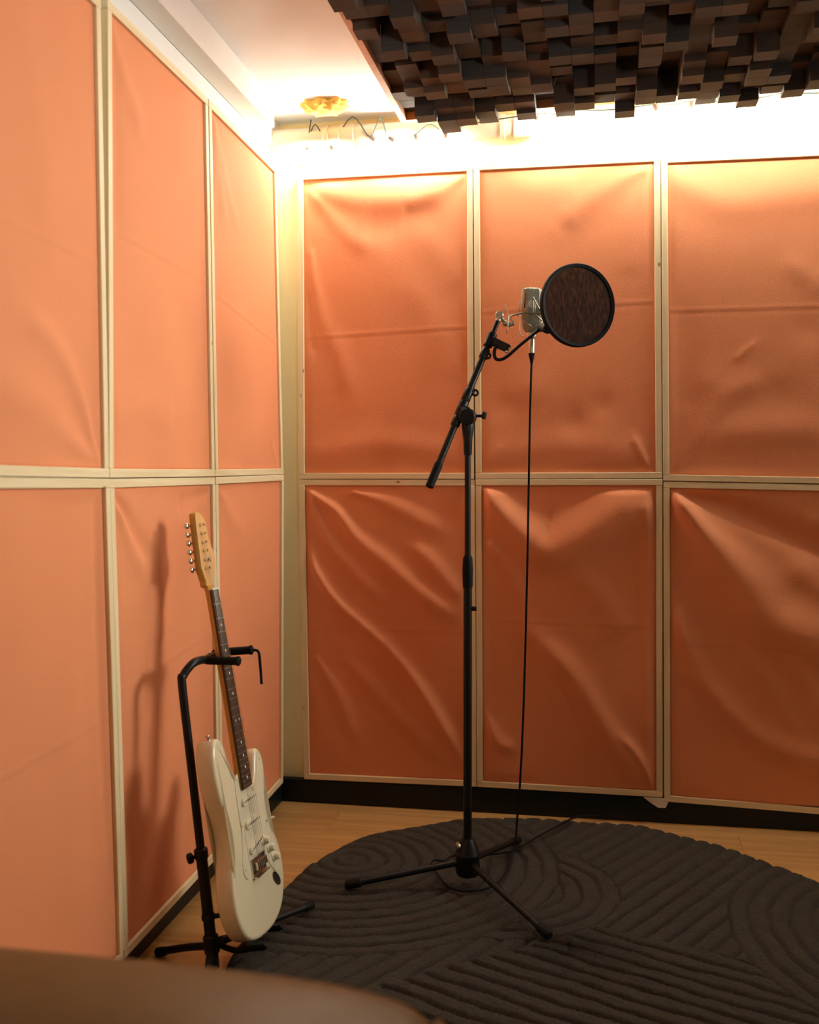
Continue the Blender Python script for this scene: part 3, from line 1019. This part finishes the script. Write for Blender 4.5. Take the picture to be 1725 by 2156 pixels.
# ------------------------------------------------------------------ shock mount between boom and microphone
tip = b1
sm = thing('shock_mount', 'silver wire shock mount cradling the microphone at the end of the boom', 'microphone mount', tip)
mp = lambda px, py, dy=0.0: at_y(px, py, MY - .030 + dy)
bm = B()
c = at_y(1052, 664, tip.y)
lathe(bm, c + Vector((0, -.008, 0)), (0, 1, 0), [(0, .0095), (.002, .0115), (.014, .0115), (.016, .0095)], 20)
tube(bm, [c, tip - bd * .006], .0075, 12)
obj('mount_socket', bm, M['nickel'], sm, smooth=True, sharp=40)
bm = B()
c2 = at_y(1064, 681, tip.y + .012)
ball(bm, c2, .0095, (1, 1, .85))
tube(bm, [c, c2], .0055, 10)
tube(bm, [c2, at_y(1074, 684, tip.y + .02)], [.0065, .0075], 12)
c3 = at_y(1083, 682, tip.y + .02)
tube(bm, [at_y(1074, 684, tip.y + .02), c3], .0042, 10)
obj('swivel_joint', bm, M['nickel'], sm, smooth=True, sharp=40)
bm = B()
tube(bm, [at_y(1063.5, 641, tip.y), at_y(1071, 667, tip.y + .004), at_y(1069, 690, tip.y + .004), at_y(1067, 702, tip.y)], .0016, 8)
obj('tilt_lever', bm, M['nickel'], sm, smooth=True)
bm = B()
tube(bm, smooth_path([c3, at_y(1075, 668, MY - .04), mp(1086, 662, -.01), mp(1104, 659, -.012), mp(1124, 659.5, -.012), mp(1141, 660, -.008), mp(1152, 662, .02)], 6), .0024, 8)
obj('cradle_ring', bm, M['nickel'], sm, smooth=True)
ct = Vector((MX, MY, 0))
bm = B()
zr = mp(1122, 660).z
pts = []
for k in range(0, 25):
    a = 2 * math.pi * k / 24
    pts.append(Vector((MX, MY, zr + .002 * math.sin(a))) + ex * (.040 * math.cos(a)) + ey * (.036 * math.sin(a)))
for k in range(24):
    pass
tube(bm, pts[:-1] + [pts[0] + Vector((0, 0, .0002))], .0016, 8)
obj('hoop_wire', bm, M['nickel'], sm, smooth=True)
bm = B()
for a, b in (((1122, 625), (1104, 659)), ((1122, 625), (1140, 657)), ((1122, 625), (1125, 690)), ((1098, 672), (1122, 690)), ((1143, 676), (1122, 692)), ((1143, 676), (1126, 660))):
    tube(bm, [mp(*a, -.003), mp(*b, -.005)], .0019, 6)
for k in range(3):
    a = 2 * math.pi * k / 3 + .5
    p = Vector((MX, MY, zr)) + ex * (.040 * math.cos(a)) + ey * (.036 * math.sin(a))
    q = Vector((MX, MY, zt - .03)) + ex * (.032 * math.cos(a)) + ey * (.026 * math.sin(a))
    tube(bm, [p, q], .0012, 6)
obj('suspension_wire', bm, M['nickel'], sm, smooth=True)
bm = B()
tube(bm, smooth_path([mp(1097, 670, 0), mp(1094.5, 676, 0), mp(1094.5, 698, 0), mp(1098, 706, 0), mp(1103, 708, .01)], 5), .0016, 8)
obj('side_wire', bm, M['nickel'], sm, smooth=True)

# ------------------------------------------------------------------ microphone cable
cb = thing('microphone_cable', 'thin black cable hanging from the microphone down to the rug', 'cable', (MX, MY, zx))
zc1 = zb - .030
obj('plug_shell', lathe(B(), (MX, MY, zx - .002), (0, 0, 1), [(0, .0078), (.003, .0086), (zc1 - zx - .001, .0086), (zc1 - zx + .0015, .0078)], 18), M['nickel'], cb, smooth=True, sharp=40)
obj('plug_boot', lathe(B(), (MX, MY, zx - .030), (0, 0, 1), [(0, .0038), (.006, .0046), (.020, .0076), (.0285, .0095)], 18), M['rubber'], cb, smooth=True, sharp=40)
zr_ = RUG + .009
cp = [Vector((MX, MY, zx - .028)), at_y(1117, 850, 2.796), at_y(1114, 1000, 2.80), at_y(1110.5, 1200, 2.815), at_y(1104, 1450, 2.845), at_y(1097, 1620, 2.872), at_y(1090, 1715, 2.885),
      at_y(1086, 1765, 2.87), at_z(1079, 1800, .034), at_z(1064, 1838, zr_), at_z(1044, 1861, zr_), at_z(1015, 1873, zr_ - .002),
      at_z(975, 1876, zr_ - .002), at_z(943, 1866, zr_), at_z(924, 1843, zr_), at_z(908, 1822, zr_), at_z(915, 1811, zr_), at_z(934, 1812, zr_), at_z(960, 1800, zr_ - .002),
      at_z(1020, 1800, zr_ - .002), at_z(1082, 1792, zr_ - .001), at_z(1105, 1778, zr_), at_z(1135, 1760, zr_), at_z(1180, 1736, zr_), at_z(1222, 1719, zr_ - .006), at_z(1300, 1719, .006)]
obj('cord', tube(B(), smooth_path(cp, 8), .0031, 10), M['rubber'], cb, smooth=True)

# ------------------------------------------------------------------ electric guitar
ga, gb, gc = 1.5437, 0.0711, -0.1968
Rz = Matrix.Rotation(ga, 3, 'Z')
Ry = Matrix.Rotation(gb, 3, 'Y')
Rx = Matrix.Rotation(gc, 3, 'X')
GR = Rz @ Ry @ Rx
GL = Vector((-0.7194, 2.1896, 0.0687))
gt = thing('electric_guitar', 'white electric guitar with dark fretboard leaning in its black stand', 'electric guitar', GL, rot=GR)
G = lambda u, v, n=0.0: Vector((u, -n, v)) / 1000.0            # mm on the guitar: across, along the neck, out of the front


def gobj(name, bm, mat, parent=None, **kw):
    return obj(name, bm, mat, parent or gt, local=True, **kw)


def closed_spline(pts, per=6):
    out = []
    n = len(pts)
    P = [Vector((p[0], p[1], 0)) for p in pts]
    for i in range(n):
        p0, p1, p2, p3 = P[i - 1], P[i], P[(i + 1) % n], P[(i + 2) % n]
        for k in range(per):
            t = k / per
            q = 0.5 * ((2 * p1) + (p2 - p0) * t + (2 * p0 - 5 * p1 + 4 * p2 - p3) * t * t + (3 * p1 - p0 - 3 * p2 + p3) * t ** 3)
            out.append((q.x, q.y))
    return out


def inset(poly, d):
    n = len(poly)
    out = []
    ar = sum(poly[i - 1][0] * poly[i][1] - poly[i][0] * poly[i - 1][1] for i in range(n))
    sg = 1 if ar > 0 else -1
    for i in range(n):
        ax, ay = poly[i - 1]
        bx, by = poly[(i + 1) % n]
        tx, ty = bx - ax, by - ay
        l = math.hypot(tx, ty) or 1
        out.append((poly[i][0] - sg * ty / l * d, poly[i][1] + sg * tx / l * d))
    return out


def plate(poly, layers, cap=True):
    """layers: (inset, height n) from back to front"""
    bm = B()
    rings = [[bm.verts.new(G(u, v, n)) for u, v in inset(poly, d)] for d, n in layers]
    loft(bm, rings)
    bmesh.ops.triangulate(bm, faces=[f for f in bm.faces if len(f.verts) > 4])
    return bm


outline = [(0, 0), (45, 2), (88, 13), (125, 36), (150, 70), (160, 108), (157, 148), (143, 188), (126, 222), (117, 252), (119, 282), (130, 312),
           (141, 342), (143, 372), (133, 396), (116, 407), (100, 402), (88, 384), (76, 358), (58, 338), (32, 330), (30, 322), (-30, 322), (-32, 352),
           (-44, 368), (-60, 384), (-68, 408), (-74, 440), (-85, 463), (-105, 473), (-128, 467), (-143, 440), (-149, 402), (-146, 366), (-137, 330),
           (-127, 298), (-121, 268), (-123, 238), (-133, 204), (-147, 168), (-156, 128), (-154, 88), (-138, 50), (-108, 22), (-62, 6)]
body = closed_spline(outline, 5)
gobj('guitar_body', plate(body, [(10, -45), (7.5, -44.95), (4, -44.2), (1.3, -41.8), (0, -38), (0, -7), (1.3, -3.2), (4, -.8), (7.5, -.05), (10, 0)]), M['body_white'], smooth=True, sharp=60)
guard = closed_spline([(-33, 372), (-44, 374), (-55, 360), (-60, 330), (-62, 290), (-64, 250), (-74, 215), (-86, 188), (-88, 162), (-76, 146), (-58, 146), (-47, 158),
                       (-44, 177), (44, 177), (50, 160), (66, 142), (86, 118), (106, 108), (124, 116), (133, 138), (128, 168), (112, 205), (100, 240), (100, 275), (110, 315),
                       (122, 350), (122, 380), (108, 391), (96, 376), (78, 346), (56, 327), (31, 318), (31, 335), (-31, 335)], 5)
gobj('scratchplate', plate(guard, [(0, .1), (0, 1.4), (.8, 2.2)]), M['guard'], smooth=True, sharp=40)
neck = B()
nr = []
for v, hw, th in ((337.5, 28.2, 17), (345, 28, 18), (372, 27.4, 22), (388, 27, 20.5), (420, 26.5, 20), (620, 24, 19), (780, 21.6, 18), (806, 21.2, 18.5), (822, 20.8, 18.5), (842, 21.5, 15)):
    row = []
    for k in range(13):
        a = math.pi * k / 12
        row.append(neck.verts.new(G(hw * math.cos(a), v, 4 - th * math.sin(a) ** .75 - (4 if v > 815 else 0))))
    nr.append(row)
for a, b in zip(nr[:-1], nr[1:]):
    for k in range(12):
        neck.faces.new([a[k], a[k + 1], b[k + 1], b[k]])
    neck.faces.new([a[12], a[0], b[0], b[12]])
neck.faces.new(nr[0])
neck.faces.new(nr[-1][::-1])
gobj('neck', neck, M['maple'], smooth=True, sharp=50)
head = closed_spline([(21, 812), (22, 828), (34, 846), (46, 862), (52, 882), (50, 902), (42, 916), (36, 934), (34, 956), (30, 978), (16, 993), (-2, 998), (-17, 997),
                      (-22, 990), (-24, 978), (-28, 940), (-33, 890), (-35.5, 868), (-34, 855), (-29, 842), (-24, 829), (-21, 818)], 5)
hd = gobj('headstock', plate(head, [(1, -16.5), (0, -15.5), (0, -.6), (.6, 0)]), M['maple'], smooth=True, sharp=50)
gobj('headstock_face', plate(inset(head, 1.0), [(0, .02), (.3, .3)]), M['maple_face'], hd)
fb = B()
hwf = lambda v: 21.5 + (28.2 - 21.5) * (810 - v) / (810 - 337)
vs = []
for v in (337, 808):
    h_ = hwf(v)
    vs.append([fb.verts.new(G(u, v, n)) for u, n in ((-h_, 3.2), (-h_, 9.0), (-h_ * .5, 9.9), (0, 10.2), (h_ * .5, 9.9), (h_, 9.0), (h_, 3.2))])
for k in range(7):
    fb.faces.new([vs[0][k], vs[0][(k + 1) % 7], vs[1][(k + 1) % 7], vs[1][k]])
fb.faces.new(vs[0][::-1])
fb.faces.new(vs[1])
gobj('fretboard', fb, M['rosewood'])
gobj('nut', prism(B(), [G(-21.5, 808.3, 12), G(21.5, 808.3, 12), G(21.5, 813, 11.4), G(-21.5, 813, 11.4)], G(0, 0, -11)), M['bone'])
for f in range(1, 23):
    v = 162 + 648 * 2 ** (-f / 12)
    h_ = hwf(v) - .3
    bm = B()
    prism(bm, [G(-h_, v - 1.1, 9.7), G(0, v - 1.1, 11.3), G(h_, v - 1.1, 9.7), G(h_, v + 1.1, 9.7), G(0, v + 1.1, 11.3), G(-h_, v + 1.1, 9.7)], G(0, 0, -1.4))
    gobj('fret', bm, M['nickel'])
for f in (3, 5, 7, 9, 12, 15, 17, 19, 21):
    v = 162 + 648 * (2 ** (-(f - .5) / 12))
    for u in ((0,) if f != 12 else (-11, 11)):
        gobj('inlay_dot', lathe(B(), G(u, v, 9.4), (0, -1, 0), [(0, .0034), (.0009 if u == 0 else .0006, .0034)], 14), M['bone'])
for i in range(6):
    us, ub = -17 + 6.8 * i, -26 + 10.4 * i
    vv = 862 + 21 * i
    uh = -15 + 2.0 * i
    bm = B()
    tube(bm, [G(ub, 162, 14.5), G(us, 809, 12.7), G(uh, vv, 5)], [.00055 - i * .00005] * 3, 5)
    gobj('string', bm, M['nickel'], smooth=True)
    tp = B()
    lathe(tp, G(uh, vv, .3), (0, -1, 0), [(0, .0048), (.0015, .0048), (.002, .003), (.009, .003), (.0105, .0036), (.012, .0022)], 12)
    box(tp, (uh / 1000 - .008, .0142, vv / 1000 - .007), (uh / 1000 + .008, .0242, vv / 1000 + .007), .002)
    eu = -36 + (i * 2.2)
    tube(tp, [G(uh - 6, vv, -19), G(eu - 6, vv, -19)], .0022, 8)
    a_ = .4 * math.sin(i * 2.3)
    ball(tp, G(eu - 14, vv, -19), .0072, (1.3, .65 + .45 * abs(a_), 1.15), 2)
    gobj('tuning_peg', tp, M['chrome'], smooth=True, sharp=40)
bm = B()
lathe(bm, G(7, 880, .3), (0, -1, 0), [(0, .003), (.003, .002), (.006, .0035), (.007, .002)], 10)
gobj('string_tree', bm, M['chrome'], smooth=True)


def rrect(cu, cv, w_, h_, rot, r=7, k=5):
    pts = []
    for sx, sy, a0 in ((1, -1, -90), (1, 1, 0), (-1, 1, 90), (-1, -1, 180)):
        for i in range(k + 1):
            a = math.radians(a0 + 90 * i / k)
            pts.append((sx * (w_ / 2 - r) + r * math.cos(a), sy * (h_ / 2 - r) + r * math.sin(a)))
    c, s = math.cos(rot), math.sin(rot)
    return [(cu + x * c - y * s, cv + x * s + y * c) for x, y in pts]


for cv_, rot in ((318 - 9, 0), (256, 0), (203, math.radians(9))):
    pk = gobj('pickup', plate(rrect(0, cv_, 84, 19, rot, 9), [(0, 2.2), (0, 7), (1.2, 8.4)]), M['cream_plastic'], smooth=True, sharp=40)
    for i in range(6):
        u = -26 + 10.4 * i
        gobj('pole_piece', lathe(B(), G(u * math.cos(rot), cv_ + u * math.sin(rot), 8), (0, -1, 0), [(0, .0024), (.0012, .0024)], 10), M['socket'], pk)
    for u in (-37, 37):
        gobj('pickup_screw', lathe(B(), G(u * math.cos(rot), cv_ + u * math.sin(rot), 8), (0, -1, 0), [(0, .0018), (.0012, .0018)], 8), M['socket'], pk)
br = gobj('bridge_plate', plate(rrect(0, 155, 84, 42, 0, 3), [(0, .2), (0, 3.4), (.6, 4)]), M['chrome'], smooth=True, sharp=40)
for i in range(6):
    u = -26 + 10.4 * i
    bm = B()
    box(bm, ((u - 4.8) / 1000, -.0135, .150), ((u + 4.8) / 1000, -.0045, .168), .001)
    gobj('saddle', bm, M['chrome'], br)
bm = B()
prism(bm, [G(-42, 136, 4), G(42, 136, 4), G(42, 134, 13), G(-42, 134, 13)], G(0, 3, 0), .0005)
gobj('bridge_lip', bm, M['chrome'], br)
for u, v in ((52, 197), (77, 172), (99, 145)):
    gobj('control_knob', lathe(B(), G(u, v, 2.4), (0, -1, 0), [(0, .0125), (.002, .0128), (.004, .0098), (.014, .0086), (.0155, .0070)], 20), M['cream_plastic'], smooth=True, sharp=40)
bm = B()
tube(bm, [G(92, 232, 2), G(93, 236, 12)], .0013, 8)
lathe(bm, G(93, 236, 11), (.1, -1, .3), [(0, .0022), (.004, .0036), (.011, .0032), (.013, .0015)], 10)
gobj('selector_switch', bm, M['cream_plastic'], smooth=True)
bm = plate([(96 + 15 * math.cos(t) * .9 + 26 * .0, 96 + 27 * math.sin(t)) for t in [2 * math.pi * k / 32 for k in range(32)]],
           [(0, .2), (0, 1.2), (1.5, 1.8), (4, .8), (9, .4)])
for v in bm.verts:                                       # the dish lies askew
    dx, dz = v.co.x - .096, v.co.z - .096
    c, s = math.cos(math.radians(52)), math.sin(math.radians(52))
    v.co.x, v.co.z = .098 + dx * c - dz * s, .092 + dx * s + dz * c
gobj('jack_plate', bm, M['chrome'], smooth=True, sharp=60)
for c_, d_ in (((-110, 471, -21), (-.1, 0, 1)), ((0, 1, -21), (0, 0, -1))):
    gobj('strap_button', lathe(B(), G(*c_), d_, [(0, .0065), (.002, .0065), (.004, .0035), (.009, .0035), (.012, .0068), (.0135, .005)], 14), M['chrome'], smooth=True, sharp=40)
for u, v in ((-46, 366), (-60, 262), (-80, 168), (112, 380), (108, 300), (116, 128), (98, 232)):
    gobj('guard_screw', lathe(B(), G(u, v, 2.1), (0, -1, 0), [(0, .0024), (.0008, .0018)], 8), M['nickel'])

# ------------------------------------------------------------------ guitar stand
gw = lambda u, v, n: GL + GR @ G(u, v, n)
TBx, TBy = -.8255, 2.113
gs = thing('guitar_stand', 'black tubular guitar stand with a padded neck yoke, beside the left wall', 'guitar stand', (TBx, TBy, 0))
lo_, hi_ = Vector((TBx, TBy, .012)), Vector((-.8957, 2.113, .665))
gp = lambda z: lo_ + (hi_ - lo_) * ((z - lo_.z) / (hi_.z - lo_.z))
axs = (hi_ - lo_).normalized()
obj('lower_tube', tube(B(), [gp(.012), gp(.275)], .0128, 16), M['black'], gs, smooth=True, sharp=40)
yk = gw(0, 648, -26)                                            # just behind the neck
top_ = [gp(.26), gp(.45), gp(.655), gp(.655) + Vector((.0, .006, .024)), Vector((-.884, 2.140, .7000)), Vector((-.878, 2.166, .7050)), Vector((yk.x - .006, yk.y - .022, yk.z + .002)), Vector((yk.x - .006, yk.y, yk.z + .004))]
obj('upright_tube', tube(B(), smooth_path(top_, 6), .0097, 14), M['black'], gs, smooth=True, sharp=50)
obj('height_collar', lathe(B(), gp(.262), axs, [(0, .0142), (.003, .0158), (.022, .0158), (.025, .0120)], 18), M['black'], gs, smooth=True, sharp=40)
kc = gp(.272)
bm = B()
kd = (at_y(404, 1806, 2.105) - kc).normalized()
tube(bm, [kc, kc + kd * .024], .0038, 8)
lathe(bm, kc + kd * .018, kd, [(0, .007), (.003, .0120), (.012, .0125), (.015, .009)], 14)
obj('height_knob', bm, M['black'], gs, smooth=True, sharp=40)
arm_n = yk + Vector((.0, -.036, .002))
arm_f = yk + Vector((.0, .036, .006))
bm = B()
tube(bm, smooth_path([arm_n + Vector((-.004, .012, 0)), arm_n + Vector((.004, 0, 0)), arm_n + Vector((.075, -.001, .001))], 4), .0098, 14)
obj('yoke_arm', bm, M['rubber'], gs, smooth=True, sharp=40)
bm = B()
tube(bm, smooth_path([arm_f + Vector((-.004, -.012, 0)), arm_f + Vector((.004, 0, .002)), arm_f + Vector((.078, .010, .008))], 4), .0098, 14)
obj('yoke_arm', bm, M['rubber'], gs, smooth=True, sharp=40)
obj('yoke_bar', tube(B(), [arm_n, arm_f], .0095, 12), M['black'], gs, smooth=True, sharp=40)
ae = arm_f + Vector((.078, .010, .008))
for p, d in ((ae, (1, .13, .08)), (arm_n + Vector((.075, -.001, .001)), (1, 0, 0))):
    obj('arm_cap', lathe(B(), p - Vector(d) * .002, d, [(0, .0108), (.002, .0118), (.006, .0118), (.009, .008)], 14), M['rubber'], gs, smooth=True, sharp=40)
bm = B()
tube(bm, smooth_path([ae + Vector((.002, 0, 0)), at_y(544, 1372, ae.y), at_y(548, 1400, ae.y), at_y(551, 1440, ae.y)], 5), .0034, 8)
obj('neck_strap', bm, M['rubber'], gs, smooth=True)
hub = gp(.062)
obj('leg_collar', lathe(B(), gp(.045), axs, [(0, .0142), (.003, .0175), (.040, .0175), (.044, .0138)], 18), M['black'], gs, smooth=True, sharp=40)
obj('brace_collar', lathe(B(), gp(.122), axs, [(0, .0138), (.002, .0155), (.012, .0155), (.015, .0138)], 18), M['black'], gs, smooth=True, sharp=40)
fA = at_z(334, 2004, .010)
fA = Vector((max(fA.x, XL + .030), fA.y, .010))
fB = Vector((-.680, 2.415, RUG + .012))
fC = Vector((-.770, 1.895, .011))
for f in (fA, fB, fC):
    s = hub
    lg = obj('leg', tube(B(), smooth_path([s, s * .55 + f * .45 + Vector((0, 0, .003)), f], 5), .0088, 12), M['black'], gs, smooth=True, sharp=40)
    ax_ = (f - s).normalized()
    obj('leg_tip', lathe(B(), f - ax_ * .024, ax_, [(0, .0095), (.003, .0105), (.027, .0105), (.030, .008)], 12), M['rubber'], lg, smooth=True, sharp=40)
# cradle that carries the guitar's lower edge
cr0 = gp(.128)
cl_, cr_ = gw(-52, -6, -22), gw(58, -4, -22)
bm = B()
tube(bm, smooth_path([cr0, Vector((cr0.x + .03, cr0.y + .02, cr0.z - .002)), gw(-10, 40, -56), gw(0, 20, -57)], 5), .0058, 10)
obj('cradle_brace', bm, M['black'], gs, smooth=True)
for c in (cl_, cr_):
    bm = B()
    far = c + (GR @ Vector((0, -1, 0))) * .026
    tube(bm, smooth_path([hub + Vector((0, 0, .01)), c + (GR @ Vector((0, 1, 0))) * .045 + Vector((0, 0, -.010)), c + Vector((0, 0, -.010)), far + Vector((0, 0, -.010)), far + Vector((.006, 0, -.004))], 6), .0068, 12)
    obj('cradle_arm', bm, M['rubber'], gs, smooth=True, sharp=50)

# ------------------------------------------------------------------ leather armchair back in the foreground
so = thing('leather_armchair', 'back of a tan leather armchair, out of focus at the bottom of the photo', 'armchair', (-.58, .82, 0))


def cushion(lo, hi, r, mat, name, sag=0.0, slope=0.0):
    bm = B()
    n = 10
    box(bm, lo, hi)
    bmesh.ops.subdivide_edges(bm, edges=bm.edges[:], cuts=7, use_grid_fill=True)
    lo, hi = Vector(lo), Vector(hi)
    for v in bm.verts:                                  # round the block off and puff it up
        inner = Vector([min(max(v.co[k], lo[k] + r), hi[k] - r) for k in range(3)])
        d = v.co - inner
        if d.length > 1e-6:
            v.co = inner + d.normalized() * r
        tx = (v.co.x - lo.x) / (hi.x - lo.x)
        ty = (v.co.y - lo.y) / (hi.y - lo.y)
        if v.co.z > (lo.z + hi.z) / 2:
            v.co.z -= slope * max(0.0, (v.co.x + .78) / .63) ** 4
            v.co.z += sag * math.sin(math.pi * min(max(tx, 0), 1)) * math.sin(math.pi * min(max(ty, 0), 1))
    o = obj(name, bm, mat, so, smooth=True)
    sb = o.modifiers.new('round', 'SUBSURF')
    sb.levels = 1
    sb.render_levels = 2
    return o


cushion((-.985, .760, .14), (-.138, 1.014, .617), .042, M['leather'], 'backrest', .012, .010)
cushion((-.985, .10, .12), (-.168, .755, .40), .05, M['leather'], 'seat_cushion', .02)
for sx in (-.94, -.21):
    for sy in (.16, .93):
        obj('leg', lathe(B(), (sx, sy, 0), (0, 0, 1), [(0, .016), (.01, .018), (.139, .026)], 14), M['black'], so, smooth=True, sharp=40)
bm = B()
pts = []
for k in range(40):
    a = 2 * math.pi * k / 40
    yy, zz = .886 + .118 * math.copysign(abs(math.cos(a)) ** .45, math.cos(a)), .372 + .222 * math.copysign(abs(math.sin(a)) ** .35, math.sin(a))
    pts.append(Vector((-.1405, yy, zz)))
pts.append(pts[0] + Vector((0, .0001, 0)))
tube(bm, pts, .0052, 8)
obj('piping_seam', bm, M['leather'], so, smooth=True)
